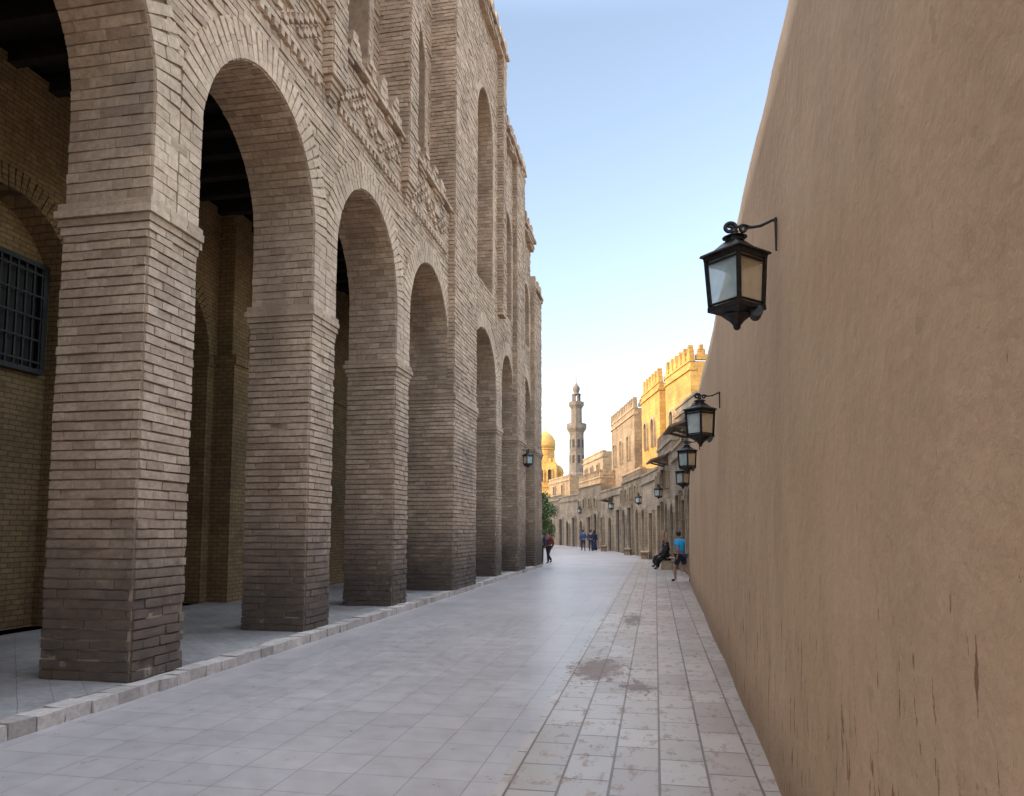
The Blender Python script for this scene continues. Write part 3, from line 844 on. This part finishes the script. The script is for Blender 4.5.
def person(loc,rot,scale,label,pose,top,bottom,sleeve='short',legs='long',robe=None,scarf=None,hold=None):
    e=empty('person',(0,0,0),label,'person')
    j=dict(pel=(0,0,.95),wai=(0,.0,1.08),che=(0,.01,1.30),nec=(0,.01,1.46),jaw=(0,.03,1.53),sku=(0,.015,1.62),top=(0,0,1.68))
    for s,t in ((-1,'l'),(1,'r')):
        j['sh'+t]=(s*.18,0,1.39); j['el'+t]=(s*.24,-.02,1.12); j['wr'+t]=(s*.25,.06,.88); j['ha'+t]=(s*.25,.09,.80)
        j['hi'+t]=(s*.09,0,.88); j['kn'+t]=(s*.10,.02,.49); j['an'+t]=(s*.105,-.02,.08); j['to'+t]=(s*.12,.15,.035)
    if pose=='walk':
        j.update(knl=(-.10,.20,.52),anl=(-.10,.18,.10),tol=(-.11,.34,.06),knr=(.10,-.05,.50),anr=(.10,-.34,.17),tor=(.11,-.24,.05),
                 ell=(-.26,-.13,1.14),wrl=(-.24,-.10,.92),hal=(-.23,-.06,.85),elr=(.26,.10,1.14),wrr=(.20,.28,1.05),har=(.17,.35,1.05))
        lean=.10
        for k in('wai','che','nec','jaw','sku','top'): x,y,z=j[k]; j[k]=(x,y+(z-.95)*lean*1.6,z-.01)
        for k in('shl','shr','ell','elr','wrl','wrr','hal','har'): x,y,z=j[k]; j[k]=(x,y+.06,z-.01)
    if pose=='sit':
        d=-.47
        for k in j:
            x,y,z=j[k]
            if k[:2] not in('kn','an','to'): j[k]=(x,y,z+d)
        for s,t in((-1,'l'),(1,'r')):
            j['kn'+t]=(s*.13,.44,.50); j['an'+t]=(s*.13,.42,.08); j['to'+t]=(s*.14,.58,.035)
            j['el'+t]=(s*.24,.06,.66); j['wr'+t]=(s*.16,.27,.60); j['ha'+t]=(s*.14,.34,.58)
    names=list(j); ix={k:i for i,k in enumerate(names)}
    rad=dict(pel=(.15,.11),wai=(.13,.10),che=(.16,.115),nec=.05,jaw=(.062,.07),sku=(.078,.092),top=(.05,.06))
    for t in 'lr': rad.update({'sh'+t:.06,'el'+t:.042,'wr'+t:.027,'ha'+t:(.036,.02),'hi'+t:.085,'kn'+t:.056,'an'+t:.038,'to'+t:(.04,.028)})
    ed=[('pel','wai'),('wai','che'),('che','nec'),('nec','jaw'),('jaw','sku'),('sku','top')]
    for t in 'lr': ed+= [('che','sh'+t),('sh'+t,'el'+t),('el'+t,'wr'+t),('wr'+t,'ha'+t),('pel','hi'+t),('hi'+t,'kn'+t),('kn'+t,'an'+t),('an'+t,'to'+t)]
    body=skinned('body',[j[k] for k in names],[(ix[a],ix[b]) for a,b in ed],[rad[k] for k in names],SKIN)
    bm=bmesh.new(); bm.from_mesh(body.data); n0=len(bm.faces)
    hx,hy,hz=j['sku']
    bmesh.ops.create_cone(bm,cap_ends=True,segments=6,radius1=.016,radius2=.006,depth=.04,matrix=Matrix.Translation((hx,hy+.085,hz-.03))@Matrix.Rotation(math.radians(25),4,'X'))
    for s in(-1,1): bmesh.ops.create_uvsphere(bm,u_segments=8,v_segments=5,radius=.024,matrix=Matrix.Translation((hx+s*.078,hy+.0,hz-.02))@Matrix.Diagonal((.35,.7,1.2,1)))
    for t,s in(('l',-1),('r',1)):
        h=Vector(j['ha'+t]); w=Vector(j['wr'+t]); d=(h-w).normalized()
        side=Vector((0,1,0)) if abs(d.z)>.6 else Vector((1,0,0)); inn_=Vector((-s,0,0)) if abs(d.z)>.6 else Vector((0,0,-1))
        for k in range(4):
            o_=h+side*(.024-.016*k); ln=(.07,.078,.072,.058)[k]
            tube(bm,[o_-d*.01,o_+d*ln*.5+inn_*.004,o_+d*ln+inn_*.022],.0078,5)
        tube(bm,[w+d*.03+side*.025,w+d*.065+side*.05+inn_*.01,w+d*.095+side*.052+inn_*.02],.009,5)
    nf=len(bm.faces); bm.faces.ensure_lookup_table()
    for s in(-1,1): bmesh.ops.create_uvsphere(bm,u_segments=6,v_segments=4,radius=.010,matrix=Matrix.Translation((hx+s*.03,hy+.082,hz-.005)))
    bmesh.ops.create_cube(bm,size=1,matrix=Matrix.Translation((hx,hy+.08,hz-.07))@Matrix.Diagonal((.04,.01,.008,1)))
    bm.faces.ensure_lookup_table()
    for q in bm.faces[nf:]: q.material_index=1
    bm.to_mesh(body.data); bm.free(); body.data.materials.append(EYE); attach(body,e)
    def sub(name,ks,es,grow,mat,rep={}):
        kk=[k for k in ks]; i2={k:i for i,k in enumerate(kk)}
        Pp=[rep.get(k,j.get(k)) for k in kk]
        rr=[]
        for k in kk:
            r=rad.get(k,.05); r=r if isinstance(r,tuple) else (r,r); g_=grow.get(k,.018) if isinstance(grow,dict) else grow; rr.append((r[0]+g_,r[1]+g_))
        o=skinned(name,Pp,[(i2[a],i2[b]) for a,b in es],rr,mat); attach(o,e); return o
    def lerp(a,b,t): return tuple(j[a][i]+(j[b][i]-j[a][i])*t for i in range(3))
    rad['sl']=.05; rad['sr']=.05
    if sleeve=='short':
        j['sl']=lerp('shl','ell',.75); j['sr']=lerp('shr','elr',.75)
        sub('shirt',['pel','wai','che','shl','shr','sl','sr'],[('pel','wai'),('wai','che'),('che','shl'),('che','shr'),('shl','sl'),('shr','sr')],.028,top)
    else:
        sub('shirt',['pel','wai','che','shl','shr','ell','elr','wrl','wrr'],[('pel','wai'),('wai','che'),('che','shl'),('che','shr'),('shl','ell'),('shr','elr'),('ell','wrl'),('elr','wrr')],.022,top)
    if legs=='short':
        j['sl']=lerp('hil','knl',.85); j['sr']=lerp('hir','knr',.85); rad['sl']=rad['sr']=.07
        sub('shorts',['pel','hil','hir','sl','sr'],[('pel','hil'),('pel','hir'),('hil','sl'),('hir','sr')],.02,bottom)
    else:
        sub('trousers',['pel','hil','hir','knl','knr','anl','anr'],[('pel','hil'),('pel','hir'),('hil','knl'),('hir','knr'),('knl','anl'),('knr','anr')],.018,bottom)
    sub('shoe',['anl','tol'],[('anl','tol')],.012,HAIR); sub('shoe',['anr','tor'],[('anr','tor')],.012,HAIR)
    if robe:
        cx,cy=j['pel'][0],j['pel'][1]
        if pose=='sit':
            rr=skinned('robe',[j['pel'],j['che'],(0,.25,.47),(0,.44,.42),(0,.44,.1)],[(0,1),(0,2),(2,3),(3,4)],[(.19,.17),(.19,.15),(.2,.14),(.2,.13),(.22,.16)],robe); attach(rr,e)
        else:
            lathe('robe',[(.27,.06),(.25,.3),(.21,.7),(.19,.95),(.17,1.1),(.19,1.28),(.17,1.40),(.07,1.47)],14,(cx,cy),robe,e,True)
    bm=bmesh.new()
    bmesh.ops.create_uvsphere(bm,u_segments=12,v_segments=8,radius=.1,matrix=Matrix.Translation((hx,hy-.018,hz+.02))@Matrix.Diagonal((.93,1.05,1.0,1)))
    for vt in list(bm.verts):
        if (vt.co.y>hy+.03 and vt.co.z<hz+.05) : vt.co.y=hy+.03
        if vt.co.z<hz-.05: vt.co.z=hz-.05
    bm_obj('headscarf' if scarf else 'hair',bm,scarf or HAIR,e,True)
    if scarf:
        lathe('scarf',[(.16,j['nec'][2]-.1),(.11,j['nec'][2]-.02),(.095,j['nec'][2]+.06),(.10,j['nec'][2]+.12)],12,(hx,hy-.03),scarf,e,True)
    if hold:
        h=j['har']; bm=bmesh.new()
        bmesh.ops.create_cube(bm,size=1,matrix=Matrix.Translation((h[0]+.03,h[1],h[2]-.26))@Matrix.Diagonal((.10,.28,.30,1)))
        bmesh.ops.bevel(bm,geom=list(bm.edges),offset=.02,segments=2,affect='EDGES')
        tube(bm,[(h[0]+.02,h[1]-.08,h[2]-.12),(h[0],h[1],h[2]-.02),(h[0]+.02,h[1]+.08,h[2]-.12)],.008,5)
        b=bm_obj('handbag',bm,hold); b['label']='mustard yellow carrier bag held in a hand'; b['category']='bag'
        M=Matrix.Translation((loc[0],loc[1],loc[2]))@Matrix.Rotation(rot,4,'Z')@Matrix.Scale(scale,4)
        b.data.transform(M)
    e.location=loc; e.rotation_euler=(0,0,rot); e.scale=(scale,)*3
BLUE=cloth('blue_cotton',(.015,.33,.70)); DKB=cloth('navy_cloth',(.02,.03,.07)); BLK=cloth('black_cloth',(.012,.012,.014)); RED=cloth('dark_red_cloth',(.16,.03,.03)); YEL=cloth('mustard_cloth',(.55,.33,.05)); MID=cloth('mid_blue_cloth',(.03,.06,.18))
x,y=S(5.5,24.2); person((x,y,0),math.radians(50),.97,'boy in bright blue t-shirt and dark shorts walking','walk',BLUE,DKB,legs='short')
x,y=S(7.0,34.3); person((x,y,0),math.radians(95),.98,'seated person in black robe and headscarf','sit',BLK,BLK,sleeve='long',robe=BLK,scarf=BLK)
x,y=S(6.7,32.2); person((x,y,0),math.radians(80),.95,'person in long black robe sitting on low stone','sit',BLK,BLK,sleeve='long',robe=BLK,scarf=BLK)
x,y=S(6.75,32.2); e=empty('stone_block',(x,y,0),'rough low pale stone block beside shopfront','stone block')
B=([],[]); box(B,x-.3,x+.3,y-.35,y+.35,-.01,.34,.02); box(B,x-.24,x+.24,y-.3,y+.3,.34,.38,.015); mesh_obj('stone',*B,M_STONE2,e)
x,y=S(1.4,37.0); person((x,y,0),math.radians(190),1.0,'person in dark navy jacket and trousers standing','stand',DKB,BLK,sleeve='long')
x,y=S(1.85,37.4); person((x,y,0),math.radians(150),.96,'person in dark and red clothes holding yellow bag','walk',RED,BLK,sleeve='long',hold=YEL)
x,y=S(5.75,60); person((x,y,0),math.radians(10),1.0,'person in mid blue shirt walking away','walk',MID,DKB,sleeve='long')
x,y=S(6.4,60.4); person((x,y,0),math.radians(0),1.0,'person in navy clothes walking beside companion','stand',DKB,DKB,sleeve='long')
x,y=S(6.8,61.5); person((x,y,0),math.radians(-10),.97,'person in long dark robe and headscarf','stand',BLK,BLK,sleeve='long',robe=DKB,scarf=BLK)

# ---------------------------------------------------------------- light, sky
sv=Vector((-.82,-.57,0)).normalized(); EL=math.radians(19)
az=math.atan2(sv.x,sv.y)
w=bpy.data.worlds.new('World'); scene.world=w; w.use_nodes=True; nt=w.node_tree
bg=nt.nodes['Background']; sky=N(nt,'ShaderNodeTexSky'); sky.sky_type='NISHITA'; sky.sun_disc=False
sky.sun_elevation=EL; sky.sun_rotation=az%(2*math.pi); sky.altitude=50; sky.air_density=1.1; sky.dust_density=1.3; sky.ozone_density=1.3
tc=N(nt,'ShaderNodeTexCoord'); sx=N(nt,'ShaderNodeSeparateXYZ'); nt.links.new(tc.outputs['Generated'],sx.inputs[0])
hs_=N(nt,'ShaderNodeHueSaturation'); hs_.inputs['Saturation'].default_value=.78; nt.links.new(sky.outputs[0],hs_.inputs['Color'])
warm=mixc(nt,(1,1,1),(1.0,.83,.66),maprange(nt,sx.outputs[2],.58,.85,0,1))  # warm tint added to the sky overhead, out of view, to colour the fill
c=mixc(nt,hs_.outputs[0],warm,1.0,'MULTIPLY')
k=maprange(nt,sx.outputs[2],.58,.85,2.5,20)  # added fill: sky above the view brightened to lift the shaded street
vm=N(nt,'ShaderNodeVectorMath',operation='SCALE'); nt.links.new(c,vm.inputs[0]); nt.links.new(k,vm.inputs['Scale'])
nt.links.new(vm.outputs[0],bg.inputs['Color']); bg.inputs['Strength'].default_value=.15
sl=bpy.data.lights.new('sun','SUN'); sl.energy=5.0; sl.angle=math.radians(.5); sl.color=(1,.70,.36)
so=bpy.data.objects.new('sun',sl); COL.objects.link(so)
d=Vector((sv.x*math.cos(EL),sv.y*math.cos(EL),math.sin(EL))); so.rotation_euler=d.to_track_quat('Z','Y').to_euler()
scene.view_settings.view_transform='Standard'; scene.view_settings.look='None'; scene.view_settings.exposure=0
cam=bpy.data.cameras.new('camera'); co=bpy.data.objects.new('camera',cam); COL.objects.link(co); scene.camera=co
co.location=(0,0,1.7); co.rotation_euler=(math.radians(95),0,math.radians(10.94)); cam.lens=26.0; cam.sensor_width=36; cam.shift_y=.0657; cam.clip_end=3000; cam.clip_start=.05
